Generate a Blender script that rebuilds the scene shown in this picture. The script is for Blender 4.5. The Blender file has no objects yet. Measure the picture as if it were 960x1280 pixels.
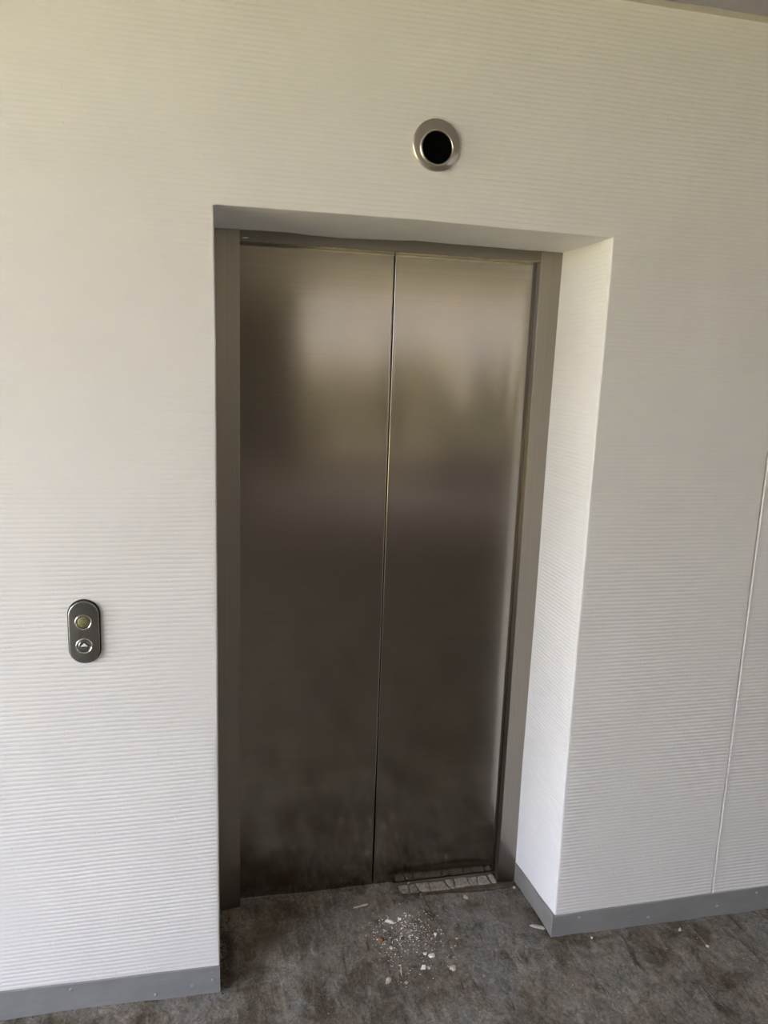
import bpy, bmesh, math, random
import numpy as np
from mathutils import Matrix, Vector

S = bpy.context.scene
COL = S.collection
random.seed(7)
rng = np.random.default_rng(11)

# ------------------------------------------------------------------ measures (metres)
XR = 1.0686      # opening width (left edge at x = 0)
H = 2.2          # opening height
D = 0.3084       # recess depth
HC = 2.784       # ceiling height
PITCH = 0.0124   # spacing of the wall ribs
DOOR_Y = D + 0.040
XMIN, XMAX, YMIN = -4.2, 6.0, -8.5
XOUT, YOUT = -4.2 + 1e-3, -4.8   # outer corner of the covered floor

# ------------------------------------------------------------------ node helpers
def mat(name):
    m = bpy.data.materials.new(name); m.use_nodes = True
    nt = m.node_tree
    return m, nt, nt.nodes['Principled BSDF']

def N(nt, kind, **kw):
    n = nt.nodes.new(kind)
    for k, v in kw.items():
        if k in n.inputs.keys(): n.inputs[k].default_value = v
        else: setattr(n, k, v)
    return n

def ramp(nt, fac, stops):
    r = nt.nodes.new('ShaderNodeValToRGB')
    el = r.color_ramp.elements
    while len(el) < len(stops): el.new(0.5)
    for e, (p, c) in zip(el, stops):
        e.position = p; e.color = (*c, 1) if len(c) == 3 else c
    nt.links.new(fac, r.inputs[0])
    return r.outputs[0]

def coords(nt, scale=(1, 1, 1), loc=(0, 0, 0)):
    tc = nt.nodes.new('ShaderNodeTexCoord'); mp = nt.nodes.new('ShaderNodeMapping')
    mp.inputs['Scale'].default_value = scale; mp.inputs['Location'].default_value = loc
    nt.links.new(tc.outputs['Object'], mp.inputs['Vector'])
    return mp.outputs['Vector']

def noise(nt, scale, detail=4, rough=.55, sc=(1, 1, 1), loc=(0, 0, 0), dist=0.0):
    n = N(nt, 'ShaderNodeTexNoise', Scale=scale, Detail=detail, Roughness=rough, Distortion=dist)
    nt.links.new(coords(nt, sc, loc), n.inputs['Vector'])
    return n.outputs['Fac']

def mix(nt, fac, a, b, blend='MIX'):
    m = nt.nodes.new('ShaderNodeMix'); m.data_type = 'RGBA'; m.blend_type = blend
    for s, v in ((0, fac), (6, a), (7, b)):
        if hasattr(v, 'is_linked') or isinstance(v, bpy.types.NodeSocket): nt.links.new(v, m.inputs[s])
        else: m.inputs[s].default_value = v if s == 0 else (*v, 1)
    return m.outputs[2]

def bump(nt, bs, height, strength, dist, prev=None):
    b = N(nt, 'ShaderNodeBump', Strength=strength, Distance=dist)
    nt.links.new(height, b.inputs['Height'])
    if prev is not None: nt.links.new(prev, b.inputs['Normal'])
    nt.links.new(b.outputs[0], bs.inputs['Normal'])
    return b.outputs[0]

# ------------------------------------------------------------------ materials
def m_wall():
    m, nt, bs = mat('ribbed_white_paint')
    f = noise(nt, 3.0, 5, .6)
    c = ramp(nt, f, [(.3, (.80, .795, .785)), (.7, (.845, .84, .835))])
    nt.links.new(c, bs.inputs['Base Color'])
    bs.inputs['Roughness'].default_value = .5
    bs.inputs['Specular IOR Level'].default_value = .35
    g = noise(nt, 420, 3, .6)
    p = bump(nt, bs, g, .22, .0012)
    w = noise(nt, 60, 3, .6, (1, 1, .6))
    k = ramp(nt, w, [(.62, (0, 0, 0)), (.72, (1, 1, 1))])
    bump(nt, bs, k, .42, .0012, p)
    return m

def m_smooth():
    m, nt, bs = mat('smooth_plaster')
    f = noise(nt, 9, 5, .6)
    nt.links.new(ramp(nt, f, [(.3, (.80, .79, .775)), (.7, (.86, .85, .835))]), bs.inputs['Base Color'])
    bs.inputs['Roughness'].default_value = .6
    bump(nt, bs, noise(nt, 30, 5, .6), .4, .002)
    return m

def m_baseboard(name, a, b):
    m, nt, bs = mat(name)
    f = noise(nt, 7, 6, .65, (1, 1, 3))
    c = ramp(nt, f, [(.3, a), (.72, b)])
    sc = noise(nt, 24, 3, .7, (.35, 1, 6), (3, 1, 5))
    k = ramp(nt, sc, [(.69, (0, 0, 0)), (.76, (1, 1, 1))])
    c = mix(nt, k, c, tuple(min(1, v * 1.7) for v in b))
    nt.links.new(c, bs.inputs['Base Color'])
    bs.inputs['Roughness'].default_value = .48
    bump(nt, bs, noise(nt, 40, 4, .6), .25, .002)
    return m

def m_steel(name, col=(.33, .302, .262), rough=.13, aniso=.5, horizontal=True, wav=.02):
    m, nt, bs = mat(name)
    st = (.6, 1, 160) if horizontal else (160, 1, .6)
    g = noise(nt, 1.0, 3, .6, st)
    sm = noise(nt, 1.6, 2, .5, (1, 1, .8), (4, 2, 1))
    c0 = ramp(nt, g, [(.25, tuple(v * .93 for v in col)), (.75, tuple(v * 1.07 for v in col))])
    nt.links.new(c0, bs.inputs['Base Color'])
    bs.inputs['Metallic'].default_value = 1
    r = N(nt, 'ShaderNodeMapRange'); r.inputs['To Min'].default_value = rough * .85; r.inputs['To Max'].default_value = rough * 1.2
    nt.links.new(sm, r.inputs['Value']); nt.links.new(r.outputs[0], bs.inputs['Roughness'])
    bs.inputs['Anisotropic'].default_value = aniso
    t = N(nt, 'ShaderNodeTangent', direction_type='UV_MAP', uv_map='grain')
    nt.links.new(t.outputs[0], bs.inputs['Tangent'])
    return m

def m_plain(name, col, rough=.5, metal=0.0, var=.12, sc=40, bmp=.15):
    m, nt, bs = mat(name)
    f = noise(nt, sc, 4, .6)
    nt.links.new(ramp(nt, f, [(.3, tuple(v * (1 - var) for v in col)), (.7, tuple(min(1, v * (1 + var)) for v in col))]), bs.inputs['Base Color'])
    bs.inputs['Roughness'].default_value = rough; bs.inputs['Metallic'].default_value = metal
    if bmp: bump(nt, bs, f, bmp, .002)
    return m

def m_floor():
    m, nt, bs = mat('worn_concrete')
    a = noise(nt, 4.2, 9, .66, (1, 1, 1), (2.3, .7, 0), .5)
    c = ramp(nt, a, [(.34, (.112, .095, .075)), (.45, (.182, .158, .130)), (.55, (.226, .203, .175)), (.68, (.295, .270, .238))])
    # grey cement film patches
    b = noise(nt, 5.6, 8, .66, (1, .8, 1), (5.1, 3.3, 0), .8)
    c = mix(nt, ramp(nt, b, [(.49, (0, 0, 0)), (.56, (.8, .8, .8))]), c, (.205, .200, .187))
    # brown-olive damp stains
    d = noise(nt, 4.6, 7, .62, (1, 1, 1), (9.7, 1.2, 0), .5)
    c = mix(nt, ramp(nt, d, [(.52, (0, 0, 0)), (.62, (.85, .85, .85))]), c, (.102, .086, .060))
    # trowel drag marks running out from the door
    s = noise(nt, 20, 7, .72, (1, .14, 1), (.4, 2, 0), .5)
    c = mix(nt, ramp(nt, s, [(.55, (0, 0, 0)), (.64, (.75, .75, .75))]), c, (.270, .246, .214))
    s2 = noise(nt, 24, 7, .72, (1, .2, 1), (7.4, 5, 0), .6)
    c = mix(nt, ramp(nt, s2, [(.56, (0, 0, 0)), (.66, (.85, .85, .85))]), c, (.078, .063, .047))
    # trodden flakes and scuffs
    h = noise(nt, 34, 7, .75, (1, .6, 1), (1.7, 4.4, 0), 1.2)
    c = mix(nt, 1.0, c, ramp(nt, h, [(.33, (.60, .58, .55)), (.5, (1, 1, 1)), (.66, (1.42, 1.40, 1.37))]), 'MULTIPLY')
    e = noise(nt, 110, 6, .75)
    c = mix(nt, 1.0, c, ramp(nt, e, [(.30, (.60, .58, .56)), (.5, (1, 1, 1)), (.72, (1.40, 1.39, 1.37))]), 'MULTIPLY')
    v = noise(nt, 150, 2, .5, (1, 1, 1), (3, 8, 0))
    c = mix(nt, ramp(nt, v, [(.70, (0, 0, 0)), (.76, (.8, .8, .8))]), c, (.42, .40, .36))
    # dusty pale smear spread in front of the doors' meeting line, round pale drips on the right
    def blob(x, y, rx, ry, soft=.55):
        vt = coords(nt, (1 / rx, 1 / ry, 0), (-x / rx, -y / ry, 0))
        ns = N(nt, 'ShaderNodeTexNoise', Scale=2.2, Detail=6, Roughness=.7); nt.links.new(vt, ns.inputs['Vector'])
        l = N(nt, 'ShaderNodeVectorMath', operation='LENGTH'); nt.links.new(vt, l.inputs[0])
        q = N(nt, 'ShaderNodeMath', operation='MULTIPLY_ADD'); nt.links.new(ns.outputs['Fac'], q.inputs[0]); q.inputs[1].default_value = .9
        nt.links.new(l.outputs['Value'], q.inputs[2])
        return ramp(nt, q.outputs[0], [(soft, (1, 1, 1)), (1.0, (0, 0, 0))]) if soft < 1 else q.outputs[0]
    def over(c, f, amt, col):
        k = mix(nt, amt, (0, 0, 0), f)
        return mix(nt, k, c, col)
    c = over(c, blob(.60, .17, .16, .13), .7, (.34, .31, .275))
    c = over(c, blob(.50, .27, .10, .06), .5, (.27, .245, .215))
    c = over(c, blob(.86, .19, .13, .06), .75, (.105, .084, .055))
    c = over(c, blob(.98, .10, .14, .13), .5, (.225, .195, .165))
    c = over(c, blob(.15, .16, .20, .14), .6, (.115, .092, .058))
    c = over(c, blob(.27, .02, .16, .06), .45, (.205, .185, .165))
    c = over(c, blob(.03, .12, .05, .22), .8, (.040, .032, .022))  # dark dirt plus the left reveal's shade, painted along the recess edge
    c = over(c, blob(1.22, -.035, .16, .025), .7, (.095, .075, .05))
    for x, y, r in ((1.300, -.215, .018), (1.342, -.190, .017), (1.262, -.252, .016), (1.388, -.228, .022), (1.255, -.285, .02), (1.43, -.205, .014), (1.33, -.17, .012), (1.47, -.15, .013), (1.29, -.262, .012)):
        c = over(c, blob(x, y, r * 1.25, r * 1.1, .5), .6, (.31, .295, .27))
    nt.links.new(c, bs.inputs['Base Color'])
    r = N(nt, 'ShaderNodeMapRange'); r.inputs['To Min'].default_value = .6; r.inputs['To Max'].default_value = .9
    nt.links.new(a, r.inputs['Value']); nt.links.new(r.outputs[0], bs.inputs['Roughness'])
    bs.inputs['Specular IOR Level'].default_value = .15
    p = bump(nt, bs, e, .4, .003)
    p = bump(nt, bs, h, .5, .005, p)
    p = bump(nt, bs, s, .4, .004, p)
    bump(nt, bs, a, .5, .012, p)
    return m

M = dict(
    wall=m_wall(), smooth=m_smooth(),
    bb=m_baseboard('grey_baseboard_paint', (.225, .23, .232), (.285, .29, .292)),
    bbr=m_baseboard('scuffed_baseboard_paint', (.20, .19, .175), (.285, .27, .25)),
    door=m_steel('brushed_door_steel'),
    header=m_steel('brushed_header_steel', (.26, .24, .205), .16, 0, True),
    jamb=m_steel('brushed_frame_steel', (.345, .315, .275), .33, .35, False, .012),
    ring=m_plain('satin_ring_steel', (.56, .525, .47), .34, 1, .05, 60, .05),
    plate=m_plain('panel_steel', (.33, .33, .31), .27, 1, .05, 90, .03),
    chrome=m_plain('button_chrome', (.78, .77, .74), .14, 1, .03, 90, 0),
    bcap=m_plain('button_steel', (.30, .30, .29), .24, 1, .05, 90, 0),
    lens=m_plain('olive_lens', (.20, .18, .075), .22, 0, .6, 260, .8),
    arrow=m_plain('white_arrow_paint', (.85, .85, .84), .4, 0, .03, 90, 0),
    rubber=m_plain('black_gasket', (.012, .012, .013), .55),
    hole_shade=m_plain('hole_shade_black', (.003, .003, .003), .95, 0, .02, 50, 0),
    dark=m_plain('dark_leak_box', (.02, .018, .016), .9),
    screw=m_plain('painted_screw', (.40, .41, .41), .3, .4, .1, 200, 0),
    ceil=m_plain('grey_ceiling_paint', (.40, .385, .43), .6, 0, .04, 25, .1),
    trim=m_plain('beige_ceiling_trim', (.60, .575, .50), .6, 0, .06, 20, .1),
    floor=m_floor(),
    mortar=m_plain('grey_mortar', (.33, .295, .25), .9, 0, .4, 90, .8),
    rust=m_plain('brown_threshold', (.105, .082, .06), .75, 0, .4, 30, .5),
    white=m_plain('white_plaster', (.80, .78, .73), .8, 0, .1, 150, .4),
    pale=m_plain('pale_plaster', (.50, .465, .40), .85, 0, .25, 150, .5),
    orange=m_plain('rusty_crumb', (.36, .16, .05), .8, 0, .3, 150, .5),
    dirt=m_plain('black_dirt', (.030, .024, .017), .95, 0, .4, 90, .5),
    blocker=m_plain('dark_brown_blocker', (.05, .042, .036), .7, 0, .15, 4, .2),
    slab_tone=m_plain('mirrored_slab_tone', (.19, .165, .14), .95, 0, .3, 30, .4),
    facade=m_plain('pale_facade', (.155, .140, .130), .8, 0, .05, .5, 0),
    rear=m_plain('brown_rear_wall', (.16, .138, .116), .8, 0, .15, 4, .2),
    lawn=m_plain('sunlit_grass', (.385, .335, .15), .9, 0, .25, 2, .6),
    leaf=m_plain('hedge_leaves', (.040, .034, .018), .8, 0, .45, 6, .8),
)

for k in ('hole_shade', 'dark', 'slab_tone', 'blocker'): M[k].node_tree.nodes['Principled BSDF'].inputs['Specular IOR Level'].default_value = 0

# ------------------------------------------------------------------ object helpers
def link(name, verts, faces, material, parent=None, smooth=False):
    me = bpy.data.meshes.new(name)
    me.from_pydata([tuple(map(float, v)) for v in verts], [], [tuple(map(int, f)) for f in faces])
    me.materials.append(material); me.update()
    o = bpy.data.objects.new(name, me); COL.objects.link(o)
    if parent: o.parent = parent
    if smooth:
        for p in me.polygons: p.use_smooth = True
    return o

def from_bm(name, bm, material, parent=None, smooth=False, origin=None):
    me = bpy.data.meshes.new(name)
    bmesh.ops.recalc_face_normals(bm, faces=bm.faces)
    bm.to_mesh(me); bm.free()
    me.materials.append(material)
    o = bpy.data.objects.new(name, me); COL.objects.link(o)
    if parent: o.parent = parent
    if origin is not None: o.location = origin
    if smooth:
        for p in me.polygons: p.use_smooth = True
    return o

def box_bm(x0, x1, y0, y1, z0, z1, bev=0.0, seg=2):
    bm = bmesh.new()
    bmesh.ops.create_cube(bm, size=1)
    for v in bm.verts:
        v.co = ((x0 + x1) / 2 + v.co.x * (x1 - x0), (y0 + y1) / 2 + v.co.y * (y1 - y0), (z0 + z1) / 2 + v.co.z * (z1 - z0))
    if bev: bmesh.ops.bevel(bm, geom=bm.edges[:], offset=bev, segments=seg, affect='EDGES', profile=.6)
    return bm

def uv_grain(o, vertical_blur=True):
    """UV whose u axis runs across the brushing."""
    me = o.data; uv = me.uv_layers.new(name='grain')
    for l in me.loops:
        c = me.vertices[l.vertex_index].co
        h = c.x + c.y
        uv.data[l.index].uv = (c.z, h) if vertical_blur else (h, c.z)

def thing(name, label, cat, loc=(0, 0, 0), group=None):
    o = bpy.data.objects.new(name, None); COL.objects.link(o)
    o.location = loc; o['label'] = label; o['category'] = cat; o.empty_display_size = .05
    if group: o['group'] = group
    return o

def tag(o, label, cat, group=None, kind=None):
    o['label'] = label; o['category'] = cat
    if group: o['group'] = group
    if kind: o['kind'] = kind
    return o

def struct(o):
    o['kind'] = 'structure'; return o

# value noise on numpy arrays
def vnoise(x, y, seed=0):
    r = np.random.default_rng(seed).random((256, 256))
    xi = np.floor(x).astype(int); yi = np.floor(y).astype(int)
    fx = x - xi; fy = y - yi
    fx = fx * fx * (3 - 2 * fx); fy = fy * fy * (3 - 2 * fy)
    g = lambda a, b: r[a % 256, b % 256]
    return (g(xi, yi) * (1 - fx) + g(xi + 1, yi) * fx) * (1 - fy) + (g(xi, yi + 1) * (1 - fx) + g(xi + 1, yi + 1) * fx) * fy

# ------------------------------------------------------------------ floor
FS = np.array([(-2.5, -1, 0), (-.6, 0, -.0007), (.003, 0, -.0126), (.5, 0, -.002), (1.069, 0, .0092), (1.897, 0, -.0013), (.0132, D, .0139), (.3, D, .015),
               (.09, DOOR_Y, .021), (.538, DOOR_Y, .014), (.8, DOOR_Y, .006), (1.0, DOOR_Y, .004), (1.067, D, -.006), (-.6, -.5, 0), (.5, -.5, 0), (1.6, -.5, 0), (4, 0, 0), (3, -2, 0), (0, -2, 0)])
def floor_z(x, y):
    x = np.asarray(x, float); y = np.asarray(y, float)
    d = (x[..., None] - FS[:, 0]) ** 2 + ((y[..., None] - FS[:, 1]) * 1.2) ** 2
    w = 1 / (d + .0012) ** 1.5
    return (w * FS[:, 2]).sum(-1) / w.sum(-1)

def trench(x, y):
    """the broken-out slot under the right door leaf"""
    f = .262 + .006 * np.sin(x * 19) + .03 * np.clip((.70 - x) / .08, 0, 1)
    inx = np.clip((x - .60) / .03, 0, 1) * np.clip((1.066 - x) / .004, 0, 1)
    return inx * np.clip((y - f) / .004, 0, 1)

def grid_mesh(name, xs, ys, fz, material):
    X, Y = np.meshgrid(xs, ys)
    Z = fz(X, Y)
    V = np.stack([X, Y, Z], -1).reshape(-1, 3)
    n, k = len(xs), len(ys)
    i = np.arange((k - 1) * n).reshape(k - 1, n)[:, :-1].ravel()
    F = np.stack([i, i + 1, i + n + 1, i + n], -1)
    return link(name, V, F, material, None, True)

xs = np.unique(np.concatenate([np.linspace(XMIN - .1, -.7, 12), np.arange(-.7, 1.95, .008), np.linspace(1.95, 6.2, 18)]))
ys = np.unique(np.concatenate([np.linspace(-8.6, -.6, 30), np.arange(-.6, .24, .008), np.arange(.24, .36, .003), [.37, .42, .5]]))
def fz(X, Y):
    z = floor_z(X, Y)
    z += (vnoise(X * 14, Y * 14, 3) - .5) * .0028 + (vnoise(X * 42, Y * 42, 4) - .5) * .0014
    return z - .011 * trench(X, Y)
floor = struct(grid_mesh('floor', xs, ys, fz, M['floor']))
struct(from_bm('added_floor_slab', box_bm(XOUT, XMAX, YMIN, -3.7, -.05, .012), M['slab_tone']))  # slab added to set the tone that the doors mirror
bm = bmesh.new(); bm.from_mesh(floor.data)
bmesh.ops.delete(bm, geom=[f for f in bm.faces if f.calc_center_median().x < XOUT and f.calc_center_median().y < YOUT], context='FACES')
bm.to_mesh(floor.data); bm.free()

# ------------------------------------------------------------------ ribbed back wall with the recess
XL_Z = np.array([-.0096, .092, .8547, 1.4407, 1.8787, 2.0446, 2.2023]); XL_V = np.array([.0015, .0002, -.0007, .0002, .001, -.0008, -.0026])
XR_Z = np.array([.0092, .089, .612, 1.142, 1.62, 1.825, 2.1993]); XR_V = np.array([1.069, 1.0725, 1.0666, 1.0669, 1.0666, 1.0682, 1.0679])
ZT_X = np.array([-.003, .2577, .507, .7719, 1.068]); ZT_V = np.array([2.2023, 2.2037, 2.2053, 2.2016, 2.1993])
RB_Z = np.array([-.0071, .0819, .4397, 1.0592, 1.5859, 1.8446, 2.2]); RB_V = np.array([1.0665, 1.0655, 1.063, 1.067, 1.0659, 1.067, 1.0699])
SB_X = np.array([.0085, .2089, .3609, .5911, .8983, 1.0699]); SB_V = np.array([2.1974, 2.1987, 2.1938, 2.203, 2.2005, 2.20])

def rib(a, z, edge, seed):
    """height of the ribs above the flat, at distance `a` along the wall; edge = 0 at a smoothed corner"""
    wob = (vnoise(a * 7, z * 9, seed) - .5) * .0035 + (vnoise(a * 30, z * 40, seed + 1) - .5) * .0009
    t = (z + wob) / PITCH
    prof = np.abs(np.sin(np.pi * t)) ** .75
    amp = .35 + .65 * np.clip((vnoise(a * 3.1 + 5, z * 3.1, seed + 2) - .22) / .35, 0, 1)
    amp = amp * (1.45 - .8 * smoothstep(.7, 2.1, z))
    lump = (vnoise(a * 70, z * 110, seed + 3) - .5) * .00035
    return (.00155 * amp * prof + lump) * edge + .0006 * (1 - edge)

verts, faces = [], []
def add_grid(P):
    """P: rows x cols x 3"""
    r, c = P.shape[:2]; b = sum(len(v) for v in verts)
    verts.append(P.reshape(-1, 3))
    i = (np.arange((r - 1) * c).reshape(r - 1, c)[:, :-1]).ravel() + b
    faces.append(np.stack([i, i + 1, i + c + 1, i + c], -1))

dz = PITCH / 8
zlow = np.arange(-.02, H - .004, dz); zlow = np.append(zlow, [H - .002, H])
zup = np.append(np.arange(H + .0014, HC - .001, dz), HC + .06)
zall = np.concatenate([zlow, zup]); nl = len(zlow)
RB = .0045
def edge_cols(lo, hi, coarse): return np.arange(lo, hi, coarse)
bead = np.array([.02, .015, .011, .009, .0075, .006, .0045, .0036, .0027, .0018, .001, .0004, 0.0])
xA = np.concatenate([np.linspace(XMIN, -.75, 26), np.arange(-.72, -.022, .009), -bead])
seam = 1.6555
sc = seam + np.array([-.012, -.008, -.006, -.005, -.0042, -.0035, -.003, -.0025, -.002, -.0015, -.001, 0, .001, .0015, .002, .0025, .003, .0035, .0042, .005, .0065, .008, .010, .013])
xC = np.concatenate([XR + bead[::-1], np.arange(XR + .03, seam - .015, .009), sc, np.arange(seam + .02, 2.0, .012), np.linspace(2.05, XMAX, 40)])
xB = np.arange(.009, XR - .004, .009)

def round_in(d, z):   # setback of a rounded corner at distance d from the edge, only beside the opening
    q = np.clip(1 - d / RB, 0, 1)
    return RB * (1 - np.sqrt(1 - q * q)) * (z <= H)

def smoothstep(a, b, x):
    t = np.clip((x - a) / (b - a), 0, 1); return t * t * (3 - 2 * t)

def front(xs, z, side):
    X, Z = np.meshgrid(xs, z); A = X.copy()
    if side == 'L': d = -X; off = np.interp(Z, XL_Z, XL_V)
    elif side == 'R': d = X - XR; off = np.interp(Z, XR_Z, XR_V) - XR
    else: d = np.full_like(X, 9.0); off = np.interp(Z * 0 + 3, XL_Z, XL_V) * (1 - X / XR) + (XR_V[-1] - XR) * X / XR
    X = X + off * np.exp(-d * 5) if side != 'T' else X + off
    e = np.ones_like(X)
    if side != 'T': e = np.where(Z <= H + .01, smoothstep(.004, .013, d + (vnoise(Z * 30, d * 60, 8) - .5) * .006), 1)
    else: e = smoothstep(.003, .014, Z - H)
    bottom = smoothstep(.075, .092, Z)
    e = e * bottom
    h = rib(A, Z, e, 20)
    if side == 'R':
        s = A - (seam + .0028 * (Z - .1) / 1.5 * -1)
        h = h - .012 * np.exp(-(s / .0026) ** 8) + .0016 * np.exp(-((s - .0062) / .0024) ** 2)
    y = -h
    if side == 'L': y = y + round_in(d, Z)
    if side == 'R': y = y + round_in(d, Z)
    return np.stack([X, y, Z], -1)

PA = front(xA, zall, 'L'); PC = front(xC, zall, 'R')
# upper middle part with the soffit turned under it
zt = zall[nl - 1:]
xT = np.concatenate([[0.0], xB, [XR]])
PB = front(xT, zt, 'T')
fall = np.exp(-(PB[..., 2] - H) * 12)
PB[..., 2] += (np.interp(PB[..., 0], ZT_X, ZT_V) - H) * fall
PB[0, :, 1] += .0035
PB[:, 0] = PA[nl - 1:, -1]; PB[:, -1] = PC[nl - 1:, 0]
add_grid(PA); add_grid(PC); add_grid(PB)
# soffit
ysf = np.array([.0, .002, .004, .008, .02, .05, .09, .14, .19, .23, .26, .29, .305, .33])
xsf = xT
sof = np.zeros((len(ysf), len(xsf), 3))
for i, yv in enumerate(ysf):
    t = i / (len(ysf) - 1); t = yv / .33
    sof[i, :, 0] = PB[0, :, 0]
    sof[i, :, 1] = PB[0, :, 1] * (1 - t) + yv if i else PB[0, :, 1]
    sof[i, :, 2] = PB[0, :, 2] * (1 - t) + np.interp(xsf, SB_X, SB_V) * t + (vnoise(xsf * 22, np.full_like(xsf, yv * 22), 31) - .5) * .002 * min(1, t * 3)
sof[1:, -1, 0] += .012; sof[1:, 0, 0] -= .012
add_grid(sof[::-1])
# reveals
ysr = np.concatenate([[0.0], np.array([.0012, .0025, .004, .006, .009, .013, .018]), np.arange(.026, D - .01, .010), [D - .008, D - .004, D, D + .02]])
def reveal(col, side):
    z = zlow
    Y, Z = np.meshgrid(ysr, z)
    t = np.clip(Y / D, 0, 1)
    x0 = col[:nl, 0][:, None]; y0 = col[:nl, 1][:, None]
    if side == 'R': xb = np.interp(Z, RB_Z, RB_V)
    else: xb = -.008 + Z * 0
    X = x0 * (1 - t) + xb * t
    e = smoothstep(.008, .02, Y) * (1 - smoothstep(D - .03, D - .012, Y + (vnoise(Z * 14, Y * 0, 5) - .5) * .01)) * smoothstep(.07, .1, Z) * (1 - smoothstep(H - .03, H - .01, Z))
    h = rib(Y + 3.3, Z + Y * .0, e, 40) - .0006
    h = h * np.clip(Y / .004, 0, 1)
    X = X - h if side == 'R' else X + h
    Z = Z + np.where((np.arange(nl) == nl - 1)[:, None] & (Y > .003), .005, 0)
    YY = np.where(Y == 0, y0, np.maximum(Y, 0) + y0 * np.clip(1 - Y / .02, 0, 1))
    return np.stack([X, YY, Z], -1)
add_grid(reveal(PC[:, 0], 'R')[:, ::-1])
add_grid(reveal(PA[:, -1], 'L'))
V = np.concatenate(verts); F = np.concatenate(faces)
wall = struct(link('wall_back', V, F, M['wall'], None, True))
bm = bmesh.new(); bm.from_mesh(wall.data)
bmesh.ops.remove_doubles(bm, verts=bm.verts, dist=2e-5)
bm.to_mesh(wall.data); bm.free()
wall.data.materials.append(M['smooth'])
for p in wall.data.polygons:
    p.use_smooth = True
    if p.normal.z < -.8 and .01 < p.center.x < XR - .003 and p.center.y > .012 and p.center.z > 2.1: p.material_index = 1

# dark box added behind the doors to stop light leaking through
bm = bmesh.new()
bmesh.ops.create_cube(bm, size=1)
for v in bm.verts: v.co = (.535 + v.co.x * 1.5, .72 + v.co.y * .72, 1.2 + v.co.z * 2.8)
bmesh.ops.delete(bm, geom=[f for f in bm.faces if f.normal.y < -.5], context='FACES')
struct(from_bm('light_leak_box', bm, M['dark']))

# ------------------------------------------------------------------ ceiling
bm = bmesh.new()
cl = [(XMIN, -.0335), (XMIN, YOUT), (XOUT, YOUT), (XOUT, YMIN), (XMAX + .2, YMIN), (XMAX + .2, -.0335)]
lo = [bm.verts.new((x, y, HC + .001)) for x, y in cl]; hi = [bm.verts.new((x, y, HC + .25)) for x, y in cl]
bm.faces.new(lo); bm.faces.new(hi[::-1])
for k in range(6): bm.faces.new((lo[k], lo[(k + 1) % 6], hi[(k + 1) % 6], hi[k]))
struct(from_bm('ceiling', bm, M['ceil']))
struct(from_bm('trim_1', box_bm(XMIN, XMAX + .2, -.030, .03, HC, HC + .03, .0015), M['trim']))
struct(from_bm('blocker_wall_right', box_bm(XMAX, XMAX + .2, YMIN, .2, -.05, HC + .25), M['wall']))  # unseen end wall, added to darken the right side

# ------------------------------------------------------------------ baseboards
def strip(name, pts, th, material, normal):
    """pts: list of (x, y, zbottom, ztop) along the run; th thickness towards `normal`"""
    bm = bmesh.new(); rows = []
    nx, ny = normal
    for x, y, zb, zt in pts:
        rows.append([bm.verts.new(c) for c in ((x, y, zb), (x + nx * th, y + ny * th, zb), (x + nx * th, y + ny * th, zt - th * .4), (x + nx * th * .6, y + ny * th * .6, zt), (x, y, zt))])
    for a, b in zip(rows, rows[1:]):
        for i in range(5): bm.faces.new((a[i], a[(i + 1) % 5], b[(i + 1) % 5], b[i]))
    bm.faces.new(rows[0]); bm.faces.new(rows[-1][::-1])
    return struct(from_bm(name, bm, material))

def wig(t, s, a=.0012): return float((vnoise(np.array(t * 9.0), np.array(s * 7.3), 13) - .5) * 2 * a)
TH = .0055
L_pts = [(x, .0005, -.02, float(np.interp(x, [-.6, .003], [.0893, .0762])) + wig(x, 1)) for x in [XMIN, -1.6, -1.1] + list(np.arange(-.8, .0, .03)) + [.0005]]
bbl = strip('baseboard_left', L_pts, TH, M['bb'], (0, -1))
R_pts = [(x, .0005, -.02, float(np.interp(x, [1.07, 1.88], [.0866, .0898])) + wig(x, 2)) for x in [XR - TH] + list(np.arange(1.09, 2.0, .03)) + [2.4, 3, 4, XMAX]]
bbR = strip('baseboard_right', R_pts, TH, M['bb'], (0, -1))
V_pts = [(XR + .0005, y, -.025, float(np.interp(y, [0, .2, .31], [.0868, .0715, .064])) + wig(y, 3, .002)) for y in list(np.arange(-.004, D - .004, .02)) + [D - .001]]
bbv = strip('baseboard_recess', V_pts, TH, M['bbr'], (-1, 0))

def screw(parent, x, y, z, r=.0050):
    bm = bmesh.new()
    bmesh.ops.create_uvsphere(bm, u_segments=14, v_segments=8, radius=r)
    for v in bm.verts:
        v.co.y *= .45
        if v.co.y < 0 and abs(v.co.x) < r * .16: v.co.y *= .5
    o = from_bm('screw', bm, M['screw'], parent, True, (x, y, z))
    return o
for x, z in ((-.4121, .0663), (-.0801, .0237), (-.0203, .0326), (-.1823, .0100), (-.72, .055)): screw(bbl, x, -TH, z)
for x, z in ((1.1584, .0694), (1.4163, .0322), (1.6818, .0372), (1.8346, .0679)): screw(bbR, x, -TH, z)
# nail-filled pits on the wall above the baseboard are left to the paint texture

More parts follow.
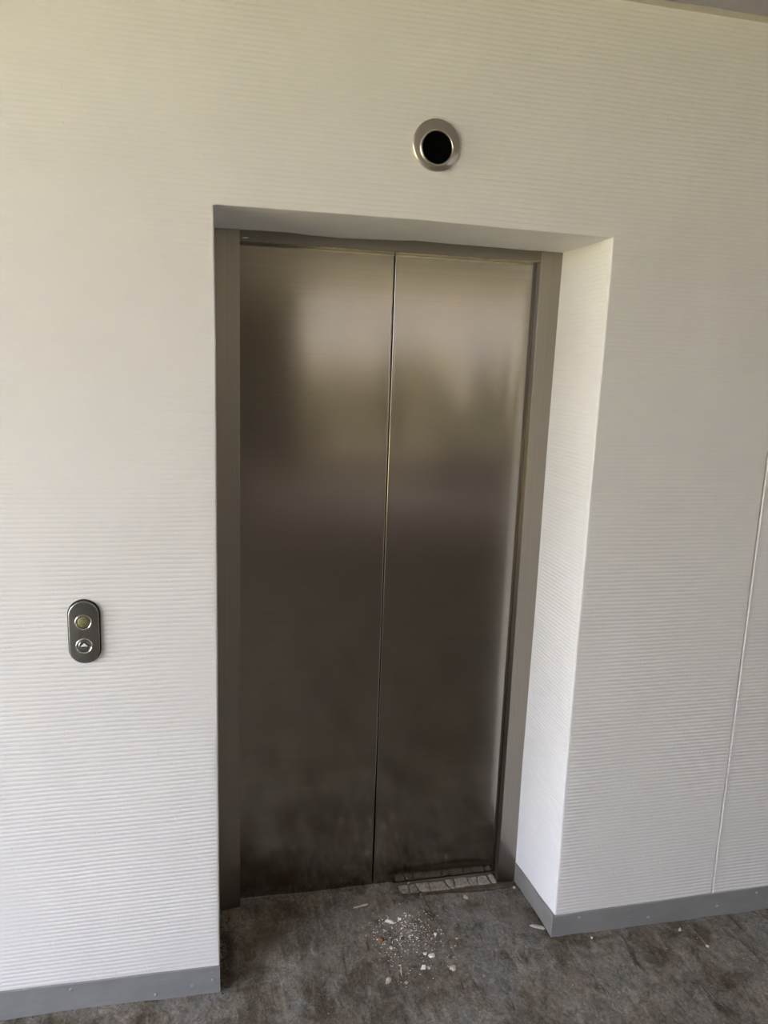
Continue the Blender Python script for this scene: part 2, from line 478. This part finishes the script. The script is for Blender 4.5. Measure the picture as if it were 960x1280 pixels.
# ------------------------------------------------------------------ elevator doors
el = thing('elevator_door', 'two-leaf brushed stainless steel elevator door with steel frame in the white recess', 'elevator door', (.535, D, 0))
def part(name, bm, material, vertical_blur=True, parent=el):
    o = from_bm(name, bm, material, None)
    off = Vector((.535, D, 0)) if parent is el else Vector((0, 0, 0))
    for v in o.data.vertices: v.co -= off
    o.parent = parent
    uv_grain(o, vertical_blur)
    return o
JD = .034
def jamb_bm(x0, x1, inner):
    bm = box_bm(x0, x1, D + .001, D + JD, -.015, 2.206, .0022, 4)
    return bm
jl = part('jamb', jamb_bm(-.012, .0722, 1), M['jamb'], False)
jr = part('jamb', jamb_bm(.9985, 1.078, -1), M['jamb'], False)
hd = part('header', box_bm(.0726, .9981, D + .0014, D + JD, 2.1665, 2.206, .0012, 2), M['header'], True)

def leaf(x0, x1, bow):
    """door leaf: thin-sheet front, turned edges, very slightly bowed at its free side"""
    z0, z1 = .012, 2.182
    cols = np.concatenate([[0, .0002, .0006, .0012, .002, .003, .0042, .0052], np.linspace(.012, (x1 - x0) - .012, 22), [(x1 - x0) - .0052, (x1 - x0) - .0042, (x1 - x0) - .003, (x1 - x0) - .002, (x1 - x0) - .0012, (x1 - x0) - .0006, (x1 - x0) - .0002, (x1 - x0)]])
    rows = np.linspace(0, z1 - z0, 40)
    X, Z = np.meshgrid(cols, rows)
    w = x1 - x0
    ed = np.minimum(X, w - X)
    y = .0052 * (1 - np.sqrt(np.clip(1 - (1 - np.clip(ed / .0052, 0, 1)) ** 2, 0, 1)))
    y = y + bow * np.clip((X - .365) / .093, 0, 1) ** 2
    front_ = np.stack([X + x0, y + DOOR_Y, Z + z0], -1)
    bm = bmesh.new()
    g = [[bm.verts.new(c) for c in row] for row in front_]
    nb = [[bm.verts.new((c[0], DOOR_Y + .03, c[2])) for c in (row[0], row[-1])] for row in front_]
    for i in range(len(g) - 1):
        for j in range(len(g[0]) - 1): bm.faces.new((g[i][j], g[i][j + 1], g[i + 1][j + 1], g[i + 1][j]))
        bm.faces.new((nb[i][0], g[i][0], g[i + 1][0], nb[i + 1][0]))
        bm.faces.new((g[i][-1], nb[i][1], nb[i + 1][1], g[i + 1][-1]))
        bm.faces.new((nb[i][1], nb[i][0], nb[i + 1][0], nb[i + 1][1]))
    bm.faces.new([nb[0][0], nb[0][1]] + g[0][::-1]); bm.faces.new([nb[-1][1], nb[-1][0]] + g[-1])
    return bm
dl = part('door_panel', leaf(.058, .5378, 0), M['door'], True)
dr = part('door_panel', leaf(.5394, 1.014, -.0042), M['door'], True)
for d in (dl, dr):
    for p in d.data.polygons: p.use_smooth = True
    d.data.set_sharp_from_angle(angle=math.radians(50))
si = part('sill', box_bm(.05, 1.02, D + .034, D + .085, -.02, .0085, .0015), M['jamb'], True)
# bright sliver left on the header
bm = bmesh.new(); bmesh.ops.create_icosphere(bm, subdivisions=2, radius=1)
for v in bm.verts: v.co = (.088 + v.co.x * .010 - .535, -.0005 + v.co.y * .0018, 2.1765 + v.co.z * .0016 + v.co.x * .0008)
pc = from_bm('paint_blob', bm, M['white'], el, True)

# ------------------------------------------------------------------ round fitting above the opening
rf = thing('round_wall_fitting', 'round flanged stainless steel ring with black centre on the wall above the elevator', 'wall fitting', (.5517, 0, 2.387))
def lathe(name, prof, material, parent, seg=64, shift=None, smooth=True):
    bm = bmesh.new(); rings = []
    for r, y, *s in prof:
        dx, dz = (s + [0, 0])[:2]
        if r == 0: rings.append([bm.verts.new((dx, y, dz))])
        else: rings.append([bm.verts.new((dx + r * math.cos(2 * math.pi * k / seg), y, dz + r * math.sin(2 * math.pi * k / seg))) for k in range(seg)])
    for a, b in zip(rings, rings[1:]):
        for k in range(seg):
            if len(a) == 1: bm.faces.new((a[0], b[k], b[(k + 1) % seg]))
            elif len(b) == 1: bm.faces.new((a[k], a[(k + 1) % seg], b[0]))
            else: bm.faces.new((a[k], a[(k + 1) % seg], b[(k + 1) % seg], b[k]))
    return from_bm(name, bm, material, parent, smooth)
ex, ez = .0003, -.0072
pr = [(.0618, .000), (.0628, -.0030), (.0628, -.0058), (.0618, -.0074), (.0600, -.0082)]
for t in np.linspace(0, 1, 10)[1:]:
    pr.append((.0600 + (.0450 - .0600) * t, -.0082 - .0042 * t ** .8, ex * t, ez * t))
for t in np.linspace(0, 1, 10)[1:]:
    g_ = math.pi * t; pr.append((.0420 + .0030 * math.cos(g_), -.0124 - .0028 * math.sin(g_), ex, ez))
pr += [(.0388, -.0110, ex, ez), (.0387, -.003, ex, ez)]
lathe('flange', pr, M['ring'], rf)
lathe('opening', [(.0389, -.0090, ex, ez), (.03, -.0082, ex, ez), (0, -.0080, ex, ez)], M['hole_shade'], rf)  # black disc painted as the unlit depth inside the ring

# ------------------------------------------------------------------ call button panel
cp = thing('call_button_panel', 'small oblong steel elevator call panel with two round buttons on the white wall', 'call panel', (-.3370, 0, 1.1285))
def stadium(name, hw, hh, y0, y1, bev, material, parent, seg=20):
    bm = bmesh.new()
    def ringv(off, y):
        vs = []
        r = hw - off; c = hh - hw
        for k in range(seg + 1):
            a = math.pi * k / seg; vs.append(bm.verts.new((r * math.cos(a), y, c + r * math.sin(a))))
        for k in range(seg + 1):
            a = math.pi + math.pi * k / seg; vs.append(bm.verts.new((r * math.cos(a), y, -c + r * math.sin(a))))
        return vs
    rs = [ringv(0, y0)]
    for k in range(5):
        a = math.pi / 2 * k / 4
        rs.append(ringv(bev * (1 - math.cos(a)), y1 + bev - bev * math.sin(a)))
    for a, b in zip(rs, rs[1:]):
        n = len(a)
        for k in range(n): bm.faces.new((a[k], a[(k + 1) % n], b[(k + 1) % n], b[k]))
    bm.faces.new(rs[-1]); bm.faces.new(rs[0][::-1])
    o = from_bm(name, bm, material, parent, True)
    o.data.set_sharp_from_angle(angle=math.radians(40))
    return o
stadium('gasket', .0402, .0868, .0, -.0045, .0008, M['rubber'], cp)
fp = stadium('faceplate', .0374, .0836, -.003, -.0125, .0034, M['plate'], cp)
def button(z, lit):
    b = lathe('button', [(.0212, -.011), (.0212, -.0136), (.0206, -.0148), (.0194, -.0153), (.0180, -.0149), (.0168, -.0132), (.0160, -.0112)], M['chrome'], cp, 40)
    b.location = (-.0003, 0, z)
    if lit:
        cap = lathe('button_cap', [(.0164, -.0115), (.0150, -.0122), (.0138, -.0140), (.010, -.0152), (.006, -.0158), (0, -.0160)], M['lens'], b, 32)
        cap['label'] = 'olive yellow lens of the upper button'
    else:
        cap = lathe('button_cap', [(.0164, -.0115), (.0152, -.0120), (.0148, -.0134), (.0140, -.0141), (.008, -.0143), (0, -.0143)], M['bcap'], b, 32)
        bm = bmesh.new()
        pts = [(-.0092, -.0008), (.0092, -.0008), (0, .0086)]
        lo = [bm.verts.new((x, -.0139, zz)) for x, zz in pts]; hi = [bm.verts.new((x * .92, -.0149, zz * .92)) for x, zz in pts]
        bm.faces.new(hi); bm.faces.new(lo[::-1])
        for k in range(3): bm.faces.new((lo[k], lo[(k + 1) % 3], hi[(k + 1) % 3], hi[k]))
        ar = from_bm('up_arrow', bm, M['arrow'], b)
        ar['label'] = 'white upward arrow on the lower button'
        # small smile-shaped mark under the arrow
        bm = bmesh.new(); q = []
        for k in range(9):
            a = math.radians(-150 + 120 * k / 8)
            q.append([bm.verts.new((rr * math.cos(a), yy, rr * math.sin(a) + .001)) for rr, yy in ((.0088, -.0141), (.0088, -.0147), (.0076, -.0147), (.0076, -.0141))])
        for a, c in zip(q, q[1:]):
            for k in range(4): bm.faces.new((a[k], a[(k + 1) % 4], c[(k + 1) % 4], c[k]))
        bm.faces.new(q[0]); bm.faces.new(q[-1][::-1])
        from_bm('arc_mark', bm, M['chrome'], b)
button(.0282, True); button(-.0362, False)

# ------------------------------------------------------------------ threshold: broken mortar and brown strip
ms = thing('cracked_mortar_strip', 'row of cracked grey mortar pieces along the bottom of the right door leaf', 'mortar strip', (.82, .318, 0))
def chunk_bm(poly, z0, z1, seed):
    r = random.Random(seed); bm = bmesh.new()
    lo = [bm.verts.new((x, y, z0)) for x, y in poly]
    cx = sum(p[0] for p in poly) / len(poly); cy = sum(p[1] for p in poly) / len(poly)
    mid = [bm.verts.new((x + r.uniform(-1, 1) * .001, y + r.uniform(-1, 1) * .001, z1 - .003)) for x, y in poly]
    hi = [bm.verts.new((cx + (x - cx) * .86, cy + (y - cy) * .86, z1 + r.uniform(-1, 1) * .0015)) for x, y in poly]
    n = len(poly)
    for A, B in ((lo, mid), (mid, hi)):
        for k in range(n): bm.faces.new((A[k], A[(k + 1) % n], B[(k + 1) % n], B[k]))
    bm.faces.new(hi); bm.faces.new(lo[::-1])
    bmesh.ops.subdivide_edges(bm, edges=[e for e in bm.edges], cuts=1, use_grid_fill=True)
    for v in bm.verts:
        v.co += Vector((r.uniform(-1, 1), r.uniform(-1, 1), r.uniform(-1, 1))) * .0008
    return bm
edges = [.622, .668, .694, .742, .806, .838, .893, .929, .970, .998]
bk = lambda x: .338 + .010 * (x - .62) / .38
fr_ = lambda x: .300 - .002 * math.sin(x * 40)
for k, (a, b) in enumerate(zip(edges, edges[1:])):
    g = .0032; sl = [.004, -.003, .006, -.002, .008, -.006, .004, -.007, .003, 0][k]; sl2 = [.004, -.003, .006, -.002, .008, -.006, .004, -.007, .003, 0][(k + 1) % 10]
    q = random.Random(900 + k); J = lambda m: q.uniform(-m, m)
    m_ = (a + b) / 2
    poly = [(a + g + sl, fr_(a) + J(.004)), (m_ + J(.008), fr_(m_) - .003 + J(.003)), (b - g + sl2, fr_(b) + J(.005)), (b - g + (sl2 * .35) + J(.003), (fr_(b) + bk(b)) / 2 + J(.004)),
            (b - g - sl2 * .3, bk(b) + J(.002)), (m_ + J(.006), bk(m_) + J(.002)), (a + g - sl * .3, bk(a) + J(.002)), (a + g + sl * .35 + J(.003), (fr_(a) + bk(a)) / 2 + J(.004))]
    poly = [(x - .82, y - .318) for x, y in poly]
    from_bm('mortar_chunk', chunk_bm(poly, -.015, .0055 + .002 * (k % 3) * .5 - .006 * (k / 9) - .004, 50 + k), M['mortar'], ms)
# brown strip
poly = [(.690, .270), (.75, .269), (.82, .268), (.90, .2685), (.98, .270), (1.045, .272), (1.046, .294), (.98, .294), (.90, .293), (.82, .292), (.75, .291), (.70, .289)]
bm = chunk_bm([(x - .87, y - .28) for x, y in poly], -.016, -.0015, 77)
o = from_bm('threshold_strip', bm, M['rust'], None, False, (.87, .28, 0))
tag(o, 'dark brown strip sunk in the floor in front of the cracked mortar', 'threshold strip')

# ------------------------------------------------------------------ plaster crumbs
def crumb_bm(r, flat, seed, stretch=1.0, sub=2):
    q = random.Random(seed); bm = bmesh.new()
    bmesh.ops.create_icosphere(bm, subdivisions=sub, radius=1)
    ph = [q.uniform(0, 6) for _ in range(6)]
    for v in bm.verts:
        k = 1 + .22 * math.sin(v.co.x * 3 + ph[0]) + .2 * math.sin(v.co.y * 4 + ph[1]) + .15 * math.sin(v.co.z * 5 + ph[2]) + q.uniform(-.1, .1)
        v.co = Vector((v.co.x * r * stretch * k, v.co.y * r * k, max(-.6, v.co.z) * r * flat * k))
    return bm
def zf(x, y): return float(fz(np.array([x]), np.array([y]))[0])
LUMPS = [
    ('plaster_chip', .617, -.0423, .0085, .8, 1.15, 'white', 'largest bright white plaster chip lying alone on the concrete floor', .4),
    ('plaster_chip', .6927, .0807, .0072, .8, .75, 'white', 'white upright plaster chip at right edge of the rubble patch', 1.5),
    ('plaster_chip', .5585, .1646, .0100, .6, 1.3, 'white', 'ragged white plaster chip at upper left of the rubble patch', -.5),
    ('plaster_chip', .5929, .1697, .0060, .8, 1.1, 'white', 'small white plaster crumb nearest the door leaves', .9),
    ('plaster_chip', .7094, -.0629, .0100, .5, 1.4, 'pale', 'flat beige plaster flake right of the bright white chip', .2),
    ('plaster_chip', .5129, .0960, .0085, .7, 1.2, 'orange', 'rusty orange brown crumb at left of the rubble patch', .1),
    ('plaster_chip', .498, -.0707, .0110, .5, 1.1, 'pale', 'tan plaster flake nearest the bottom left of the rubble patch', .7),
    ('plaster_chip', .5382, .0562, .0060, .8, 1.0, 'white', 'white crumb just below the rusty orange crumb', .3),
    ('plaster_chip', .6579, -.0003, .0080, .6, 1.9, 'white', 'long white plaster flake above the bright white chip', -.3),
    ('plaster_chip', .6400, .0130, .0065, .8, 1.1, 'white', 'round white crumb just behind the long white flake', .3),
    ('plaster_chip', .635, -.0440, .0062, .7, 1.0, 'pale', 'beige crumb beside the bright white chip', .3),
    ('plaster_chip', .5515, -.0870, .0050, .8, 1.3, 'pale', 'pale crumb at the lower end of the whitish drip mark', .3),
    ('plaster_chip', .851, .235, .0085, .6, 1.0, 'pale', 'pale curled flake in front of the brown threshold strip', .8),
    ('plaster_chip', 1.195, -.033, .0045, .8, 1.2, 'white', 'white speck under the right baseboard near its corner', .8),
    ('plaster_chip', 1.515, -.045, .0075, .7, 1.2, 'pale', 'pale crumb below the right baseboard seam', .8),
    ('plaster_chip', 1.5588, -.130, .0055, .8, 1.2, 'white', 'white crumb out on the floor at far right', .8),
    ('plaster_chip', 1.045, .262, .0050, .8, 1.2, 'white', 'white crumb in the corner by the right door jamb', .8),
    ('plaster_chip', .668, .336, .0045, .9, 1.1, 'white', 'white crumb on the left end of the mortar strip', .8),
]
for k, (nm, x, y, r, fl, st, mt, lab, rot) in enumerate(LUMPS):
    o = from_bm(nm, crumb_bm(r * .9, fl, 200 + k, st * 1.1, 2 if r > .008 else 1), M[mt], None, False, (x, y, zf(x, y) + r * fl * .4))
    if 'mortar strip' in lab: o.location.z = .010
    o.rotation_euler = (0, 0, rot)
    tag(o, lab, 'plaster chip')
def sliver(x, y, ln, w, t, rot, mt, lab, name='plaster_sliver'):
    o = from_bm(name, chunk_bm([(-ln / 2, -w * .3), (-ln * .2, -w / 2), (ln * .4, -w * .4), (ln / 2, w * .1), (ln * .2, w / 2), (-ln * .4, w * .35)], -t, t, 91), M[mt], None, False, (x, y, zf(x, y) + t * .6))
    o.rotation_euler = (0, 0, rot); tag(o, lab, 'sliver')
    return o
sliver(1.038, .047, .050, .012, .0025, -.55, 'pale', 'long flat sliver lying beside the recess baseboard corner')
sliver(.475, .246, .055, .006, .0014, .12, 'pale', 'thin pale plaster sliver in front of the left door leaf')
sliver(.548, -.034, .050, .005, .0008, 1.35, 'pale', 'whitish narrow streak of dried plaster left of the bright white chip')

def scatter(name, spots, material, label, cat):
    """many tiny chips nobody could count, as one object: spots = (x, y, r)"""
    vs, fs = [], []
    for x, y, r in spots:
        z = zf(x, y); a = random.uniform(0, 6.28); b = len(vs)
        sx, sy, sz = r * random.uniform(.7, 1.5), r * random.uniform(.6, 1.1), r * random.uniform(.5, 1.0)
        base = [(1, 0, 0), (.3, .9, 0), (-.8, .5, 0), (-.7, -.6, 0), (.4, -.9, 0), (.45, .1, 1), (-.35, -.1, .85)]
        for px, py, pz in base:
            px, py = px * sx * random.uniform(.8, 1.2), py * sy * random.uniform(.8, 1.2)
            vs.append((x + px * math.cos(a) - py * math.sin(a), y + px * math.sin(a) + py * math.cos(a), z - .0006 + pz * sz))
        for f in ((0, 1, 5), (1, 6, 5), (1, 2, 6), (2, 3, 6), (3, 4, 6), (4, 5, 6), (4, 0, 5)): fs.append([b + i for i in f])
    o = link(name, vs, fs, material)
    return tag(o, label, cat, kind='stuff')
def cloud(n, cx, cy, sx, sy, r0, r1, corr=0.0):
    out = []
    while len(out) < n:
        a, b = random.gauss(0, 1), random.gauss(0, 1)
        x, y = cx + sx * a, cy + sy * b + corr * a * sy
        if .02 < x < 1.05 and -.45 < y < .29 or (y < -.02 and -.5 < x < 1.9): out.append((x, y, r0 * (r1 / r0) ** random.random()))
    return out
scatter('plaster_rubble', cloud(380, .62, .11, .05, .05, .0009, .0036) + cloud(60, .55, .10, .05, .05, .0012, .0038) + cloud(70, .62, -.01, .07, .05, .001, .0035)
        + cloud(110, .6, .05, .25, .2, .0008, .0022) + cloud(40, 1.3, -.12, .22, .08, .0008, .0024) + cloud(22, -.1, -.12, .2, .08, .0008, .002),
        M['white'], 'scattered fine white plaster rubble on the floor before the doors', 'rubble')
scatter('mortar_grit', cloud(220, .64, .12, .07, .06, .001, .0036) + cloud(80, .53, .08, .04, .04, .001, .0034)
        + [(random.uniform(.60, 1.05), random.uniform(.24, .335), random.uniform(.0012, .0042)) for _ in range(120)], M['mortar'], 'fine grey mortar grit around the cracked threshold', 'grit')
def cr(lo, hi): return lo * (hi / lo) ** (random.random() ** 1.7)
dirt = [(.004 + abs(random.gauss(0, .020)) * (.5 + .8 * math.sin(k * .7) ** 2), random.triangular(-.05, .32, .14), cr(.0007, .0042)) for k in range(620)]
dirt += [(random.uniform(.02, .50), .338 - abs(random.gauss(0, .006)), random.uniform(.001, .0032)) for _ in range(120)]
dirt += [(random.uniform(-.6, .0), -TH - .001 - abs(random.gauss(0, .003)), random.uniform(.0008, .0022)) for _ in range(200)]
dirt += [(random.uniform(1.07, 1.95), -TH - .001 - abs(random.gauss(0, .003)), random.uniform(.0006, .0018)) for _ in range(150)]
dirt += [(XR - TH - abs(random.gauss(0, .004)), random.uniform(.02, .3), random.uniform(.001, .003)) for _ in range(80)]
dirt += [(random.gauss(.555, .018), random.gauss(.085, .03), random.uniform(.001, .0035)) for _ in range(60)]
dirt += [(random.gauss(.655, .02), random.gauss(.125, .02), random.uniform(.001, .003)) for _ in range(50)]
scatter('dark_dirt', dirt, M['dirt'], 'black crumbly dirt gathered along the left recess edge and baseboards', 'dirt')

# ------------------------------------------------------------------ what the steel mirrors: open sides, lawn, hedges, and walls added to block light
struct(from_bm('wall_rear', box_bm(XOUT, 1.3, YMIN - .2, YMIN, -.2, HC + .25), M['rear']))
struct(from_bm('blocker_wall_side', box_bm(XOUT - .2, XOUT, YMIN - .2, YOUT, -.2, HC + .25), M['blocker']))  # added to block frontal light from the left rear
struct(from_bm('blocker_wall_end', box_bm(5.0, XMAX + .2, YMIN - .2, YMIN, -.2, HC + .25), M['blocker']))  # added to narrow the rear opening and cut frontal light
struct(from_bm('wall_parapet', box_bm(1.3, 5.0, YMIN - .2, YMIN, -.2, .55), M['rear']))
struct(from_bm('wall_opposite', box_bm(-3, 30, -18.5, -18, -.3, 8), M['facade']))
lawn_x = np.linspace(-40, 40, 41); lawn_y = np.linspace(-45, 30, 39)
lawn = struct(grid_mesh('ground', lawn_x, lawn_y, lambda X, Y: -.12 + (vnoise(X * .4, Y * .4, 9) - .5) * .1, M['lawn']))
def hedge(name, x0, x1, y0, y1, h, label, seed):
    r = random.Random(seed); bm = bmesh.new()
    n = int(max(abs(x1 - x0), abs(y1 - y0)) / .7)
    for k in range(n):
        t = (k + .5) / n
        for j in range(3):
            b2 = bmesh.ops.create_icosphere(bm, subdivisions=2, radius=1)['verts']
            rr = r.uniform(.55, .85); c = Vector((x0 + (x1 - x0) * t + r.uniform(-.4, .4), y0 + (y1 - y0) * t + r.uniform(-.4, .4), (j + .4) * h / 3 + r.uniform(-.1, .2)))
            for v in b2: v.co = c + v.co * rr * (1 + r.uniform(-.16, .16))
    o = from_bm(name, bm, M['leaf'])
    return tag(o, label, 'hedge', kind='stuff')
hedge('hedge', .5, 16, -14.5, -14.5, 2.1, 'yellow green hedge mirrored in the steel doors', 5)
hedge('hedge', -19, -19, -16, 14, 2.4, 'yellow green hedge beyond the open left side', 6)

# ------------------------------------------------------------------ light
W = bpy.data.worlds.new('World'); S.world = W; W.use_nodes = True
nt = W.node_tree; bg = nt.nodes['Background']
tc = nt.nodes.new('ShaderNodeTexCoord'); sp = nt.nodes.new('ShaderNodeSeparateXYZ')
nt.links.new(tc.outputs['Generated'], sp.inputs[0])
skyc = ramp(nt, sp.outputs['Z'], [(0.0, (.93, .965, 1.12)), (.25, (.90, .95, 1.15)), (1.0, (.68, .76, 1.05))])
nt.links.new(skyc, bg.inputs['Color']); bg.inputs['Strength'].default_value = 9
sun = bpy.data.lights.new('sun', 'SUN'); sun.energy = 48; sun.angle = .02; sun.color = (1, .95, .86)
so = bpy.data.objects.new('sun', sun); COL.objects.link(so)
so.rotation_euler = Vector((-.55, .03, -.95)).to_track_quat('-Z', 'Y').to_euler()

# ------------------------------------------------------------------ camera
cam = bpy.data.cameras.new('camera'); co = bpy.data.objects.new('camera', cam); COL.objects.link(co)
cam.sensor_fit = 'VERTICAL'; cam.sensor_height = 36; cam.sensor_width = 27; cam.lens = 948.2279 / 1280 * 36
r_ = Vector((0.9742989, -0.22251317, 0.03506481)); u_ = Vector((0.00839245, 0.19141317, 0.98147367)); f_ = Vector((0.22510268, 0.95595444, -0.18836107))
co.matrix_world = Matrix(((r_.x, u_.x, -f_.x, -.0204), (r_.y, u_.y, -f_.y, -1.9973), (r_.z, u_.z, -f_.z, 1.8304), (0, 0, 0, 1)))
cam.clip_start = .05
S.camera = co
vs = S.view_settings
vs.view_transform = 'Standard'; vs.look = 'None'; vs.gamma = 1; vs.use_curve_mapping = False
vs.exposure = 0.44
S.cycles.use_denoising = True
S.cycles.max_bounces = 10; S.cycles.diffuse_bounces = 6; S.cycles.glossy_bounces = 5
